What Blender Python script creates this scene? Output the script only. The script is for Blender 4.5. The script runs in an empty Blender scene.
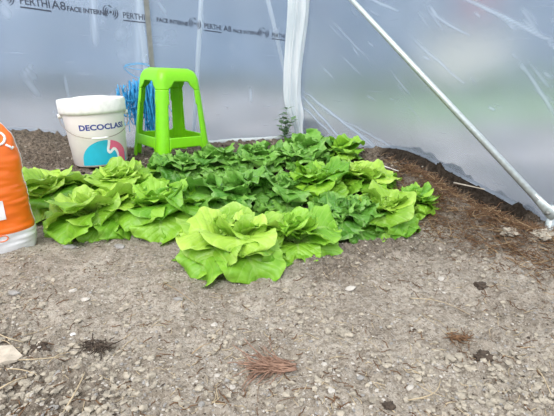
import bpy, bmesh, math, random
from mathutils import Vector, Matrix, noise
R = math.radians
sc = bpy.context.scene
COL = sc.collection
CAM_H, PITCH, F = 0.47, R(18.35), 410.0

# ------------------------------------------------------------------ terrain
CORNER = Vector((0.14, 2.50))
SD = Vector((0.446, -0.895)).normalized()      # along the side film, towards the camera
ED = Vector((-0.906, -0.424)).normalized()     # along the end film, towards the left
SN = Vector((-0.895, -0.446)).normalized()  # inward normal of side
EN = Vector((0.424, -0.906)).normalized()      # inward normal of end

def sm(a, b, x):
    t = max(0.0, min(1.0, (x - a) / (b - a)))
    return t * t * (3 - 2 * t)
def nz(x, y, z, s):
    return noise.noise(Vector((x * s, y * s, z * s)))
def dside(x, y): return (Vector((x, y)) - CORNER).dot(SN)
def dend(x, y): return (Vector((x, y)) - CORNER).dot(EN)
def bank(x, y):
    q = (Vector((x, y)) - CORNER).dot(SD)
    return sm(.58, .95, q) * sm(1.62, 1.30, q)
def H0(x, y):
    """smooth lie of the land inside the tunnel"""
    z = 0.105 * sm(1.15, 1.75, y + 0.10 * min(0, x + .1))
    z += 0.115 * math.exp(-(((x + 1.22) / .33) ** 2 + ((y - 1.85) / .30) ** 2))
    z += .045 * math.exp(-(((x + .80) / .20) ** 2 + ((y - 1.52) / .10) ** 2))
    ds = dside(x, y)
    z += (0.020 + .022 * bank(x, y)) * math.exp(-((ds - 0.125) / .055) ** 2) * sm(2.3, 1.6, y)
    k = bank(x, y)
    z += (.026 + .024 * k) * sm(.045, .015, ds) * sm(2.2, 1.8, y) - .012 * k * math.exp(-((ds - .055) / .02) ** 2)
    de = dend(x, y)
    z -= 0.02 * math.exp(-(de / .06) ** 2) * sm(-1.2, -.6, x)
    return z
def H(x, y):
    near = sm(3.0, .6, y)
    z = H0(x, y)
    z += 0.012 * nz(x, y, 1.3, 4) + 0.007 * nz(x, y, 5, 11)
    dk = damp_shade(x, y)
    a = .0075 + .012 * dk
    n1 = nz(x, y, 2, 32); n2 = nz(x, y, 7, 75); n3 = nz(x, y, 9, 170)
    lump = max(0, n1 + .05) ** 1.0
    z += a * (1.3 * lump + .7 * abs(n2)) + .0026 * n3 * (1 + .6 * dk)
    # loosened clods patches
    p = max(sm(.08, .36, nz(x, y, 20, 3.2)), .8 * sm(.15, .4, x + .3 * nz(x, y, 31, 5)) * sm(1.05, .8, y))
    z += p * .016 * max(0, nz(x, y, 3, 42)) + p * .009 * abs(nz(x, y, 4, 90))
    return z
def damp_shade(x, y):
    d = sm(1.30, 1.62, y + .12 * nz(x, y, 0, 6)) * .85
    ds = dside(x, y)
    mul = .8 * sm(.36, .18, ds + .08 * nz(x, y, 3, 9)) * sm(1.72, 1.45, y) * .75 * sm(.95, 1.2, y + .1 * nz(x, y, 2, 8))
    edge = 1.5 * sm(.052, .034, ds + .012 * nz(x, y, 6, 14)) * min(1, 1.6 * bank(x, y))  # near-black band: dark soil with the shade under the film edge painted in
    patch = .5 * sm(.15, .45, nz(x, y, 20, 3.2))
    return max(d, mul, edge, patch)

CP, SP = math.cos(PITCH), math.sin(PITCH)
def ray(px, py):
    u = (px - 277) / F; v = (208 - py) / F
    return Vector((u, CP + v * SP, -SP + v * CP))
def ground(px, py, up=0.0):
    """where the line of sight through a pixel meets the soil (plus a height)"""
    d = ray(px, py); z = 0.0
    for _ in range(25):
        t = (CAM_H - z - up) / -d.z
        z = .5 * z + .5 * H0(d.x * t, d.y * t)
    t = (CAM_H - z - up) / -d.z
    return Vector((d.x * t, d.y * t, z))

# ------------------------------------------------------------------ helpers
def tag(o, label=None, cat=None, group=None, kind=None):
    if label: o['label'] = label
    if cat: o['category'] = cat
    if group: o['group'] = group
    if kind: o['kind'] = kind
    return o
def empty(name, loc, rz=0):
    o = bpy.data.objects.new(name, None); COL.objects.link(o)
    o.empty_display_size = .02
    o.location = loc; o.rotation_euler = (0, 0, rz)
    return o
def mesh_obj(name, verts, faces, mat, parent=None, smooth=True, loc=None):
    me = bpy.data.meshes.new(name); me.from_pydata(verts, [], faces); me.update()
    if smooth: me.polygons.foreach_set('use_smooth', [True] * len(me.polygons))
    me.materials.append(mat)
    o = bpy.data.objects.new(name, me); COL.objects.link(o)
    if parent: o.parent = parent
    if loc: o.location = loc
    return o
class MB:
    def __init__(s): s.v = []; s.f = []
    def add(s, vs, fs):
        n = len(s.v); s.v += [tuple(p) for p in vs]; s.f += [tuple(i + n for i in f) for f in fs]
    def tube(s, pts, r, sides=6, cap=True, taper=None):
        pts = [Vector(p) for p in pts]; vs = []; n = len(pts); up = None
        for i, p in enumerate(pts):
            t = (pts[min(i + 1, n - 1)] - pts[max(i - 1, 0)]).normalized()
            if up is None:
                up = t.orthogonal().normalized()
            else:
                up = (up - t * up.dot(t))
                up = up.normalized() if up.length > 1e-5 else t.orthogonal().normalized()
            b = t.cross(up)
            rr = r if taper is None else r * (1 + (taper - 1) * i / (n - 1))
            for k in range(sides):
                a = 2 * math.pi * k / sides
                vs.append(p + (up * math.cos(a) + b * math.sin(a)) * rr)
        fs = []
        for i in range(n - 1):
            for k in range(sides):
                k2 = (k + 1) % sides
                fs.append((i * sides + k, i * sides + k2, (i + 1) * sides + k2, (i + 1) * sides + k))
        if cap:
            fs.append(tuple(range(sides))[::-1]); fs.append(tuple((n - 1) * sides + k for k in range(sides)))
        s.add(vs, fs)
    def lathe(s, prof, n=64):
        vs = []; fs = []
        for (r, z) in prof:
            for k in range(n):
                a = 2 * math.pi * k / n
                vs.append((r * math.cos(a), r * math.sin(a), z))
        for i in range(len(prof) - 1):
            for k in range(n):
                k2 = (k + 1) % n
                fs.append((i * n + k, i * n + k2, (i + 1) * n + k2, (i + 1) * n + k))
        s.add(vs, fs)
    def box(s, c, d, rot=None):
        M = rot or Matrix.Identity(3); c = Vector(c); vs = []
        for sx in (-1, 1):
            for sy in (-1, 1):
                for sz in (-1, 1):
                    vs.append(c + M @ Vector((sx * d[0] / 2, sy * d[1] / 2, sz * d[2] / 2)))
        s.add(vs, [(0, 1, 3, 2), (4, 6, 7, 5), (0, 4, 5, 1), (2, 3, 7, 6), (0, 2, 6, 4), (1, 5, 7, 3)])
    def build(s, name, mat, parent=None, smooth=True, loc=None):
        return mesh_obj(name, s.v, s.f, mat, parent, smooth, loc)

# ------------------------------------------------------------------ materials
def newmat(name):
    m = bpy.data.materials.new(name); m.use_nodes = True
    nt = m.node_tree; nt.nodes.clear()
    out = nt.nodes.new('ShaderNodeOutputMaterial')
    return m, nt, out
class N:
    def __init__(s, nt): s.nt = nt
    def __call__(s, typ, ins=None, **kw):
        n = s.nt.nodes.new('ShaderNode' + typ)
        for k, v in kw.items(): setattr(n, k, v)
        for k, v in (ins or {}).items():
            if hasattr(v, 'is_output'): s.nt.links.new(v, n.inputs[k])
            else: n.inputs[k].default_value = v
        return n
def c4(c): return (c[0], c[1], c[2], 1)
def mixc(n, fac, a, b):
    m = n('Mix', data_type='RGBA')
    for idx, v in ((0, fac), (6, a), (7, b)):
        if hasattr(v, 'is_output'): n.nt.links.new(v, m.inputs[idx])
        else: m.inputs[idx].default_value = v if idx == 0 else c4(v)
    return m.outputs[2]
def ramp(n, fac, a, b, c0=0.0, c1=1.0):
    r = n('MapRange', {0: fac, 1: a, 2: b, 3: c0, 4: c1}); r.interpolation_type = 'SMOOTHSTEP'
    return r.outputs[0]
def mth(n, op, a, b=0.0):
    return n('Math', {0: a, 1: b}, operation=op).outputs[0]

def plain(name, col, rough=.5, metal=0, var=.12, scale=40, bump=0.0, bscale=200, sss=0, spec=.5, trans=0):
    m, nt, out = newmat(name); n = N(nt)
    tc = n('TexCoord').outputs['Object']
    no = n('TexNoise', {'Vector': tc, 'Scale': scale, 'Detail': 4.0}).outputs[0]
    f = ramp(n, no, .3, .7)
    col2 = tuple(x * (1 - var) for x in col)
    c = mixc(n, f, col2, col)
    b = n('BsdfPrincipled', {'Base Color': c, 'Roughness': rough, 'Metallic': metal, 'Specular IOR Level': spec})
    if bump:
        nb = n('TexNoise', {'Vector': tc, 'Scale': bscale, 'Detail': 3.0}).outputs[0]
        bp = n('Bump', {'Strength': .6, 'Distance': bump, 'Height': nb})
        nt.links.new(bp.outputs[0], b.inputs['Normal'])
    if trans:
        tr = n('BsdfTranslucent', {'Color': c})
        mx = n('MixShader', {0: trans, 1: b.outputs[0], 2: tr.outputs[0]})
        nt.links.new(mx.outputs[0], out.inputs[0])
    else:
        nt.links.new(b.outputs[0], out.inputs[0])
    return m

def soil_mat():
    m, nt, out = newmat('garden_soil'); n = N(nt)
    tc = n('TexCoord').outputs['Object']
    a = n('Attribute', attribute_name='damp_shade').outputs['Fac']
    n1 = n('TexNoise', {'Vector': tc, 'Scale': 9.0, 'Detail': 6.0, 'Roughness': .65}).outputs[0]
    n2 = n('TexNoise', {'Vector': tc, 'Scale': 70.0, 'Detail': 6.0, 'Roughness': .7}).outputs[0]
    n3 = n('TexNoise', {'Vector': tc, 'Scale': 330.0, 'Detail': 4.0, 'Roughness': .7}).outputs[0]
    vo = n('TexVoronoi', {'Vector': tc, 'Scale': 260.0, 'Randomness': 1.0})
    dry = mixc(n, ramp(n, n1, .35, .68), (.325, .283, .236), (.485, .435, .375))
    dry = mixc(n, ramp(n, n2, .35, .56, .75, 0), dry, (.19, .158, .120))
    dry = mixc(n, ramp(n, n2, .58, .75, 0, .6), dry, (.60, .56, .49))
    # grit: each little cell has its own tone
    gr = n('SeparateColor', {0: vo.outputs['Color']}).outputs[0]
    dry = mixc(n, ramp(n, gr,   .84, .95, 0, .5), dry, (.52, .48, .44))
    dry = mixc(n, ramp(n, gr, .16, .05, 0, .5), dry, (.12, .09, .07))
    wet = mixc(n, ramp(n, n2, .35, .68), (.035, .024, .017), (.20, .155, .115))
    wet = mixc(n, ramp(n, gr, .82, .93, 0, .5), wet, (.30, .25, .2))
    c = mixc(n, n('Math', {0: a, 1: 1.0}, operation='MINIMUM').outputs[0], dry, wet); c = mixc(n, ramp(n, a, 1.0, 1.5, 0, .8), c, (.012, .009, .007))  # near-black tone carries the painted gap shade along the side film
    hh = mth(n, 'ADD', mth(n, 'MULTIPLY', n2, .6), mth(n, 'MULTIPLY', n3, .35))
    hh = mth(n, 'ADD', hh, mth(n, 'MULTIPLY', mth(n, 'SUBTRACT', 1.0, vo.outputs['Distance']), .25))
    bp = n('Bump', {'Strength': 1.0, 'Distance': .011, 'Height': hh})
    b = n('BsdfPrincipled', {'Base Color': c, 'Roughness': .95, 'Specular IOR Level': .15, 'Normal': bp.outputs[0]})
    nt.links.new(b.outputs[0], out.inputs[0]); return m

def leaf_mat(name, lo, hi, edge, pale, ob=.25, trans=.22):
    m, nt, out = newmat(name); n = N(nt)
    uv = n('UVMap').outputs[0]
    sp = n('SeparateXYZ', {0: uv}); u, v = sp.outputs[0], sp.outputs[1]     # u across 0..1, v along 0..1
    rnd = n('ObjectInfo').outputs['Random']
    tc = n('TexCoord').outputs['Object']
    no = n('TexNoise', {'Vector': tc, 'Scale': 38.0, 'Detail': 3.0}).outputs[0]
    av = mth(n, 'ABSOLUTE', mth(n, 'SUBTRACT', mth(n, 'MULTIPLY', u, 2.0), 1.0))
    c = mixc(n, ramp(n, mth(n, 'ADD', mth(n, 'MULTIPLY', rnd, .6), mth(n, 'MULTIPLY', no, .5)), .2, .9), lo, hi)
    c = mixc(n, mth(n, 'MULTIPLY', ramp(n, av, .7, 1.0), .35), c, edge)
    c = mixc(n, ramp(n, v, .42, .05, 0, .75), c, pale)
    # midrib and side veins
    mid = ramp(n, av, .085, .02, 0, 1.0)
    mid = mth(n, 'MULTIPLY', mid, ramp(n, v, 1.0, .35, 0, .6))
    fr = mth(n, 'FRACT', mth(n, 'SUBTRACT', mth(n, 'MULTIPLY', v, 7.5), mth(n, 'MULTIPLY', av, 2.6)))
    ven = mth(n, 'ABSOLUTE', mth(n, 'SUBTRACT', fr, .5))
    vein = ramp(n, ven, .10, .02, 0, .16)
    c = mixc(n, mth(n, 'MAXIMUM', mid, vein), c, pale)
    hgt = mth(n, 'ADD', mth(n, 'MULTIPLY', ramp(n, ven, 0.0, .35), .5), mth(n, 'MULTIPLY', n('TexNoise', {'Vector': tc, 'Scale': 140.0, 'Detail': 2.0}).outputs[0], .8))
    bp = n('Bump', {'Strength': .55, 'Distance': .0035, 'Height': hgt})
    b = n('BsdfPrincipled', {'Base Color': c, 'Roughness': .42, 'Specular IOR Level': .5, 'Normal': bp.outputs[0]})
    tcol = mixc(n, .5, c, tuple(min(1, x * 1.25) for x in hi))
    tr = n('BsdfTranslucent', {'Color': tcol, 'Normal': bp.outputs[0]})
    mx = n('MixShader', {0: trans, 1: b.outputs[0], 2: tr.outputs[0]})
    nt.links.new(mx.outputs[0], out.inputs[0]); return m

def film_mat(name, milk, tint, scratch_rot, clear):
    """thin translucent greenhouse polythene: part clear, part milky, glossy, with worn whitish creases"""
    m, nt, out = newmat(name); n = N(nt)
    uv = n('UVMap').outputs[0]
    mp = n('Mapping', {'Vector': uv, 'Rotation': (0, 0, scratch_rot), 'Scale': (1.2, 30, 1)}).outputs[0]
    s1 = n('TexNoise', {'Vector': mp, 'Scale': 2.2, 'Detail': 6.0, 'Roughness': .6, 'Distortion': .6}).outputs[0]
    mp2 = n('Mapping', {'Vector': uv, 'Rotation': (0, 0, scratch_rot + .35), 'Scale': (2.5, 60, 1)}).outputs[0]
    s2 = n('TexNoise', {'Vector': mp2, 'Scale': 2.0, 'Detail': 3.0}).outputs[0]
    cr = n('Attribute', attribute_name='crease').outputs['Fac']
    w = mth(n, 'MAXIMUM', ramp(n, s1, .63, .75, 0, .10), ramp(n, s2, .68, .78, 0, .14))
    big = n('TexNoise', {'Vector': uv, 'Scale': 2.5, 'Detail': 4.0}).outputs[0]
    w = mth(n, 'MAXIMUM', w, cr)
    w = mth(n, 'ADD', w, ramp(n, big, .3, .75, -.05, .06))
    fac = n('Math', {0: mth(n, 'ADD', w, milk)}, operation='MINIMUM'); fac.inputs[1].default_value = .95
    dif = n('BsdfDiffuse', {'Color': c4(tint)}); trl = n('BsdfTranslucent', {'Color': c4(tint)})
    mk = n('MixShader', {0: .55, 1: dif.outputs[0], 2: trl.outputs[0]})
    tp = n('BsdfTransparent', {'Color': c4(clear)})
    rf = n('BsdfRefraction', {'Color': c4(clear), 'Roughness': FROUGH, 'IOR': 1.45})
    cl = n('MixShader', {0: .90, 1: tp.outputs[0], 2: rf.outputs[0]})
    mx = n('MixShader', {0: fac.outputs[0], 1: cl.outputs[0], 2: mk.outputs[0]})
    hb = mth(n, 'ADD', s1, mth(n, 'MULTIPLY', big, 1.2))
    bp = n('Bump', {'Strength': .25, 'Distance': .01, 'Height': hb})
    gl = n('BsdfGlossy', {'Color': (1, 1, 1, 1), 'Roughness': .25, 'Normal': bp.outputs[0]})
    fr = n('Fresnel', {'IOR': 1.35}).outputs[0]
    mx2 = n('MixShader', {0: mth(n, 'MULTIPLY', fr, .5), 1: mx.outputs[0], 2: gl.outputs[0]})
    nt.links.new(mx2.outputs[0], out.inputs[0]); return m
FROUGH = .22

M = {}
M['soil'] = soil_mat()
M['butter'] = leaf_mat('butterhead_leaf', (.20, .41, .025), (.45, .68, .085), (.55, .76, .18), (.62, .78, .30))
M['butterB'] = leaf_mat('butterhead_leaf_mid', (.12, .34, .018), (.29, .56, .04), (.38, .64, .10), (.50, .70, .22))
M['frill'] = leaf_mat('batavia_leaf', (.075, .25, .025), (.20, .45, .065), (.36, .60, .15), (.44, .64, .24))
M['stool'] = plain('lime_plastic', (.235, .72, .008), .34, var=.05, trans=.12)
M['bucket'] = plain('white_bucket_plastic', (.90, .84, .84), .4, var=.05, scale=14)
M['lid'] = plain('white_lid_plastic', (.83, .82, .80), .42, var=.14, scale=45)
M['wire'] = plain('bucket_wire', (.34, .29, .26), .45, metal=.7)
M['cyan'] = plain('cyan_print', (.02, .46, .64), .4, var=.08)
M['pink'] = plain('pink_print', (.76, .14, .25), .4, var=.05)
M['navy'] = plain('navy_print', (.03, .05, .27), .4, var=.03)
M['whiteprint'] = plain('white_print', (.85, .84, .84), .4, var=.05)
M['galv'] = plain('galvanised_steel', (.60, .66, .66), .36, metal=.55, var=.2, scale=90)
M['post'] = plain('weathered_steel_post', (.23, .235, .22), .5, metal=.3, var=.2)
M['whitetube'] = plain('pale_tube', (.85, .88, .88), .4, var=.05)
M['twine'] = plain('blue_twine', (.015, .28, .62), .5, var=.45, scale=60)
M['twineL'] = plain('light_blue_twine', (.05, .42, .80), .5, var=.3, scale=60)
M['orange'] = plain('orange_sack_film', (.86, .165, .012), .30, var=.10, scale=12, bump=.004, bscale=16)
M['sackwhite'] = plain('white_sack_film', (.76, .77, .80), .30, var=.10, scale=16, bump=.003, bscale=30)
M['stone'] = plain('grey_stone', (.30, .29, .28), .85, var=.25, scale=120, bump=.001, bscale=400)
M['stonepale'] = plain('pale_stone', (.50, .47, .43), .85, var=.2, scale=120, bump=.001, bscale=400)
M['clod'] = plain('soil_clod', (.43, .385, .315), .95, var=.45, scale=120, bump=.003, bscale=250)
M['clodD'] = plain('dark_soil_clod', (.085, .062, .046), .95, var=.5, scale=120, bump=.003, bscale=250)
M['straw'] = plain('dry_straw', (.52, .42, .28), .7, var=.35, scale=80)
M['bark'] = plain('pale_wood', (.53, .47, .39), .8, var=.25, scale=60, bump=.002, bscale=120)
M['root'] = plain('pinkish_dry_root', (.34, .205, .145), .85, var=.4, scale=120)
M['mulch'] = plain('brown_dry_fibre', (.20, .105, .050), .85, var=.6, scale=160)
M['mulchL'] = plain('tan_dry_fibre', (.42, .29, .16), .85, var=.4, scale=160)
M['print'] = plain('film_print_ink', (.045, .055, .085), .6, var=.25, scale=120)
M['weed'] = plain('grey_green_leaf', (.20, .34, .17), .6, var=.3, trans=.3)
M['gather'] = None

# ------------------------------------------------------------------ soil inside
def soil():
    vs = []; fs = []; dm = []
    rows = []
    y = .30
    while y < 2.62:
        rows.append(y); y += .0022 * (y / .45) ** 1.7
    nx = 620
    for y in rows:
        half = .72 * y + .30
        xl = -half - .35; xr = half + .25
        for i in range(nx):
            x = xl + (xr - xl) * i / (nx - 1)
            # keep inside the film walls
            p = Vector((x, y))
            ds = dside(x, y)
            if ds < -.03: p += SN * (-.03 - ds)
            de = dend(p.x, p.y)
            if de < -.02: p += EN * (-.02 - de)
            vs.append((p.x, p.y, H(p.x, p.y))); dm.append(damp_shade(p.x, p.y))
    for j in range(len(rows) - 1):
        for i in range(nx - 1):
            a = j * nx + i
            fs.append((a, a + 1, a + nx + 1, a + nx))
    o = mesh_obj('ground', vs, fs, M['soil'])
    at = o.data.attributes.new('damp_shade', 'FLOAT', 'POINT'); at.data.foreach_set('value', dm)
    tag(o, 'grey-brown crumbly soil floor inside the polytunnel', 'ground', kind='structure')
    print('soil', len(vs))
soil()

# outside land, seen blurred through the film
def outside():
    m, nt, out = newmat('outside_earth'); n = N(nt)
    tc = n('TexCoord').outputs['Object']
    n1 = n('TexNoise', {'Vector': tc, 'Scale': .9, 'Detail': 5.0}).outputs[0]
    n2 = n('TexNoise', {'Vector': tc, 'Scale': 1.8, 'Detail': 6.0}).outputs[0]
    c = mixc(n, ramp(n, n2, .4, .6), (.10, .088, .080), (.34, .305, .285))
    sy = n('SeparateXYZ', {0: tc}); yy = sy.outputs[1]; xx = sy.outputs[0]
    gm = mth(n, 'MULTIPLY', ramp(n, mth(n, 'ADD', xx, mth(n, 'MULTIPLY', n1, 3.0)), 1.5, 3.5), ramp(n, mth(n, 'ADD', yy, mth(n, 'MULTIPLY', n1, 2.0)), 4.2, 6.5))
    c = mixc(n, gm, c, (.12, .22, .07))
    b = n('BsdfPrincipled', {'Base Color': c, 'Roughness': .95})
    nt.links.new(b.outputs[0], out.inputs[0])
    vs = []; fs = []; k = 90
    for j in range(k):
        y = -4 + 34 * (j / (k - 1)) ** 1.5
        for i in range(k):
            x = -22 + 44 * i / (k - 1)
            z = -.03 + .05 * noise.noise(Vector((x * .6, y * .6, 0)))
            # the tunnel's own floor lies over this
            if -1.9 < x < 1.6 and -4 < y < 2.2: z = -.12
            vs.append((x, y, z))
    for j in range(k - 1):
        for i in range(k - 1):
            a = j * k + i; fs.append((a, a + 1, a + k + 1, a + k))
    tag(mesh_obj('ground_outside', vs, fs, m), 'bare grey earth and grass outside the tunnel film', 'ground', kind='structure')
    # hills
    def hills(name, y0, prof, mat, depth):
        vs = []; fs = []; nx = 80; ny = 8
        for j in range(ny):
            for i in range(nx):
                x = -1 + 2 * i / (nx - 1); X = x * y0 * 1.3
                h = prof(x) * math.sin(math.pi / 2 * j / (ny - 1))
                h *= 1 + .08 * noise.noise(Vector((X * .4, j * .5, y0)))
                vs.append((X, y0 + depth * (j / (ny - 1)) ** 1.3 , h - .2))
        for j in range(ny - 1):
            for i in range(nx - 1):
                a = j * nx + i; fs.append((a, a + 1, a + nx + 1, a + nx))
        return tag(mesh_obj(name, vs, fs, mat), None, None, kind='structure')
    mh = plain('hill_green', (.09, .14, .21), .95, var=.4, scale=.25)
    o = hills('hills', 26, lambda x: 9.0 + 1.6 * math.sin(x * 4 + 1) , mh, 12); o['label'] = 'dark wooded hills behind the film'; o['category'] = 'hills'
outside()

def bush(name, loc, size, col, label, cat, seed, group=None):
    rnd = random.Random(seed); root = empty(name, loc)
    mat = plain(name + '_leafage', col, .8, var=.6, scale=8)
    b = MB()
    for i in range(420):
        a = rnd.uniform(0, 2 * math.pi); e = math.asin(rnd.uniform(-.15, 1)); rr = rnd.uniform(.7, 1)
        p = Vector((math.cos(a) * math.cos(e) * size[0] * rr, math.sin(a) * math.cos(e) * size[1] * rr, max(.02, math.sin(e)) * size[2] * rr))
        s = .10 * max(size) * rnd.uniform(.6, 1.3)
        t1 = Vector((rnd.gauss(0, 1), rnd.gauss(0, 1), rnd.gauss(0, 1))).normalized(); t2 = t1.orthogonal().normalized()
        b.add([p - t1 * s, p + t2 * s * .5, p + t1 * s, p - t2 * s * .5], [(0, 1, 2, 3)])
    b.build('foliage', mat, root)
    t = MB()
    for i in range(5):
        a = rnd.uniform(0, 6.28)
        t.tube([(0, 0, -.05), (math.cos(a) * size[0] * .3, math.sin(a) * size[1] * .3, size[2] * .4), (math.cos(a) * size[0] * .6, math.sin(a) * size[1] * .6, size[2] * .8)], .03, 5, taper=.4)
    t.build('stem', M['post'], root)
    tag(root, label, cat, group)
bush('shrub', (2.0, 9.0, -.05), (1.6, .8, .5), (.07, .17, .04), 'green rounded shrub seen blurred through the side film beside the diagonal pole', 'shrub', 1)
bush('shrub', (5.7, 9.5, -.05), (1.9, .8, .6), (.08, .20, .05), 'largest green shrub behind the side film, near the frame edge', 'shrub', 2)
bush('shrub', (-4.8, 9.0, -.05), (1.8, .8, .5), (.05, .08, .06), 'dark low shrub seen blurred through the end film above the bucket', 'shrub', 3)
bush('shrub', (-1.5, 12.0, -.05), (1.9, .8, .5), (.06, .10, .07), 'dark low shrub seen blurred through the end film above the stool', 'shrub', 4)
# pale outbuilding
bd = empty('outbuilding', (6.3, 15, -.1))
b = MB(); b.box((0, 0, .9), (2.4, 2, 1.8)); b.build('wall', plain('pale_render', (.62, .56, .50), .9), bd, False)
b = MB(); b.add([(-1.35, -1.15, 1.78), (1.35, -1.15, 1.78), (1.35, 1.15, 1.78), (-1.35, 1.15, 1.78), (-1.35, 0, 2.35), (1.35, 0, 2.35)],
                [(0, 1, 5, 4), (2, 3, 4, 5), (0, 4, 3), (1, 2, 5), (0, 3, 2, 1)])
b.build('roof', plain('grey_roof', (.16, .18, .22), .8), bd, False)
b = MB(); b.box((.35, .1, 2.7), (.55, .5, 1.6)); b.build('chimney', plain('red_brick', (.50, .13, .09), .9), bd, False)['label'] = 'tall reddish chimney'
tag(bd, 'pale outbuilding with a reddish chimney, blurred behind the side film', 'building')

# ------------------------------------------------------------------ film walls
TIN = (.80, .86, .93)
M['film_end'] = film_mat('polythene_end', .25, (.68, .78, .91), 1.2, (.93, .96, 1.0))
M['film_side'] = film_mat('polythene_side', .23, (.69, .78, .90), -.75, (.93, .96, 1.0))

def end_pt(s, z, off=0.0):
    w = .010 * math.sin(s * 9 + z * 1.5) + .006 * math.sin(s * 23 + 1 + z * 2) + .004 * noise.noise(Vector((s * 6, z * 3, 0)))
    p = CORNER + ED * s + EN * (w + off)
    return Vector((p.x, p.y, z))
def side_pt(s, z, off=0.0):
    w = .008 * math.sin(s * 7 + z * 5) + .006 * noise.noise(Vector((s * 5, z * 3, 3)))
    p = CORNER + SD * s + SN * (w + off)
    return Vector((p.x, p.y, z))
def hit_plane(px, py, origin, nrm):
    d = ray(px, py); o = Vector((0, 0, CAM_H)); n3 = Vector((nrm.x, nrm.y, 0)); c = Vector((origin.x, origin.y, 0))
    t = (c - o).dot(n3) / d.dot(n3)
    return o + d * t
def side_sz(px, py, off=0.0):
    p = hit_plane(px, py, CORNER + SN * off, SN); return ((Vector((p.x, p.y)) - CORNER).dot(SD), p.z)
def end_sz(px, py, off=0.0):
    p = hit_plane(px, py, CORNER + EN * off, EN); return ((Vector((p.x, p.y)) - CORNER).dot(ED), p.z)
def segd(p, a, b):
    ax, ay = a; bx, by = b; dx, dy = bx - ax, by - ay
    t = max(0, min(1, ((p[0] - ax) * dx + (p[1] - ay) * dy) / (dx * dx + dy * dy + 1e-9)))
    return math.hypot(p[0] - ax - t * dx, p[1] - ay - t * dy), t

def film(name, fn, s0, s1, zlo, zhi, mat, label, creases, ds=.012, dz=.012):
    ns = int((s1 - s0) / ds) + 1; nzz = int((zhi - .0) / dz) + 1
    vs = []; fs = []; uv = []; cr = [0.0] * (ns * nzz); of = [0.0] * (ns * nzz)
    zb_ = [zlo(s0 + (s1 - s0) * i / (ns - 1)) for i in range(ns)]
    for (a, b2, wd, am) in creases:
        i0 = int((min(a[0], b2[0]) - 3 * wd - s0) / ds) - 1; i1 = int((max(a[0], b2[0]) + 3 * wd - s0) / ds) + 2
        for i in range(max(0, i0), min(ns, i1)):
            s = s0 + (s1 - s0) * i / (ns - 1); zz = (zhi - zb_[i]) / (nzz - 1)
            j0 = int((min(a[1], b2[1]) - 3 * wd - zb_[i]) / zz) - 1; j1 = int((max(a[1], b2[1]) + 3 * wd - zb_[i]) / zz) + 2
            for j in range(max(0, j0), min(nzz, j1)):
                z = zb_[i] + zz * j
                d, t = segd((s, z + .006 * noise.noise(Vector((s * 12, z * 12, wd * 999)))), a, b2)
                if d < wd * 3:
                    g = math.exp(-(d / wd) ** 2) * math.sin(math.pi * min(1, max(0, .02 + t * .96))) ** .6
                    k = j * ns + i; cr[k] = max(cr[k], g * am); of[k] += g * wd * .12
    for j in range(nzz):
        for i in range(ns):
            s = s0 + (s1 - s0) * i / (ns - 1); z = zb_[i] + (zhi - zb_[i]) * j / (nzz - 1)
            k = j * ns + i; cr[k] = max(cr[k], .22 * max(0, 1 - (z - zb_[i]) / .02))
            vs.append(fn(s, z, of[k])); uv.append((s, z))
    for j in range(nzz - 1):
        for i in range(ns - 1):
            a = j * ns + i; fs.append((a, a + 1, a + ns + 1, a + ns))
    o = mesh_obj(name, vs, fs, mat)
    at = o.data.attributes.new('crease', 'FLOAT', 'POINT'); at.data.foreach_set('value', cr)
    ul = o.data.uv_layers.new(name='UVMap')
    for lp in o.data.loops: ul.data[lp.index].uv = uv[lp.vertex_index]
    md = o.modifiers.new('s', 'SOLIDIFY'); md.thickness = .0012; md.offset = -1
    tag(o, label, 'polythene film', kind='structure'); return o
def g_at(fn, s):
    p = fn(s, 0); return H0(p.x, p.y)
def crl(f, lst): return [(f(*a), f(*b2), w, am) for (a, b2, w, am) in lst]
rnd = random.Random(9)
endm = []
for i in range(26):
    x = rnd.uniform(0, 290); y = rnd.uniform(0, 125); a = rnd.uniform(.8, 2.2); L = rnd.uniform(6, 26)
    endm.append(((x, y), (x + L * math.cos(a), y + L * math.sin(a)), rnd.uniform(.012, .02) if i % 3 else .008, rnd.uniform(.05, .14)))
endc = crl(end_sz, endm + [((92, -20), (95, 48), .012, .35), ((60, 60), (75, 120), .004, .15), ((183, 92), (183, 108), .004, .3), ((250, 88), (250, 104), .004, .4),
                    ((138, -20), (138, 80), .012, .25)])
rnd = random.Random(4)
sidc = [((303, 95), (352, 152), .006, .55), ((306, 92), (385, 158), .005, .55), ((302, 104), (335, 138), .005, .5), ((312, 100), (400, 165), .004, .4),
        ((299, 20), (301, 90), .006, .35), ((450, -8), (554, 42), .004, .6), ((365, -5), (400, 12), .0038, .4), ((428, 12), (470, 38), .0038, .35),
        ((470, 0), (520, 30), .0038, .3), ((330, 20), (372, 62), .0038, .25), ((415, 40), (465, 85), .0038, .25), ((520, 62), (556, 118), .0038, .35),
        ((318, 108), (440, 172), .0038, .3)]
for i in range(34):
    x = rnd.uniform(310, 550); y = rnd.uniform(-5, 110); L = rnd.uniform(8, 38); a = rnd.uniform(.5, 1.0)
    sidc.append(((x, y), (x + L * math.cos(a), y + L * math.sin(a)), rnd.uniform(.0032, .0045), rnd.uniform(.08, .28)))
sidc = crl(side_sz, sidc)
film('wall_end', end_pt, -.02, 2.3, lambda s: g_at(end_pt, s) - .002, 1.7, M['film_end'], 'translucent printed polythene end wall behind the stool and bucket', endc, .012, .015)
film('wall_side', side_pt, -.01, 2.5, lambda s: g_at(side_pt, s) + .012 * sm(.4, .9, s) * sm(1.9, 1.2, s) - .004, 1.7, M['film_side'],
     'translucent creased polythene side wall behind the diagonal pole', sidc, .0045, .005)

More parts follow.
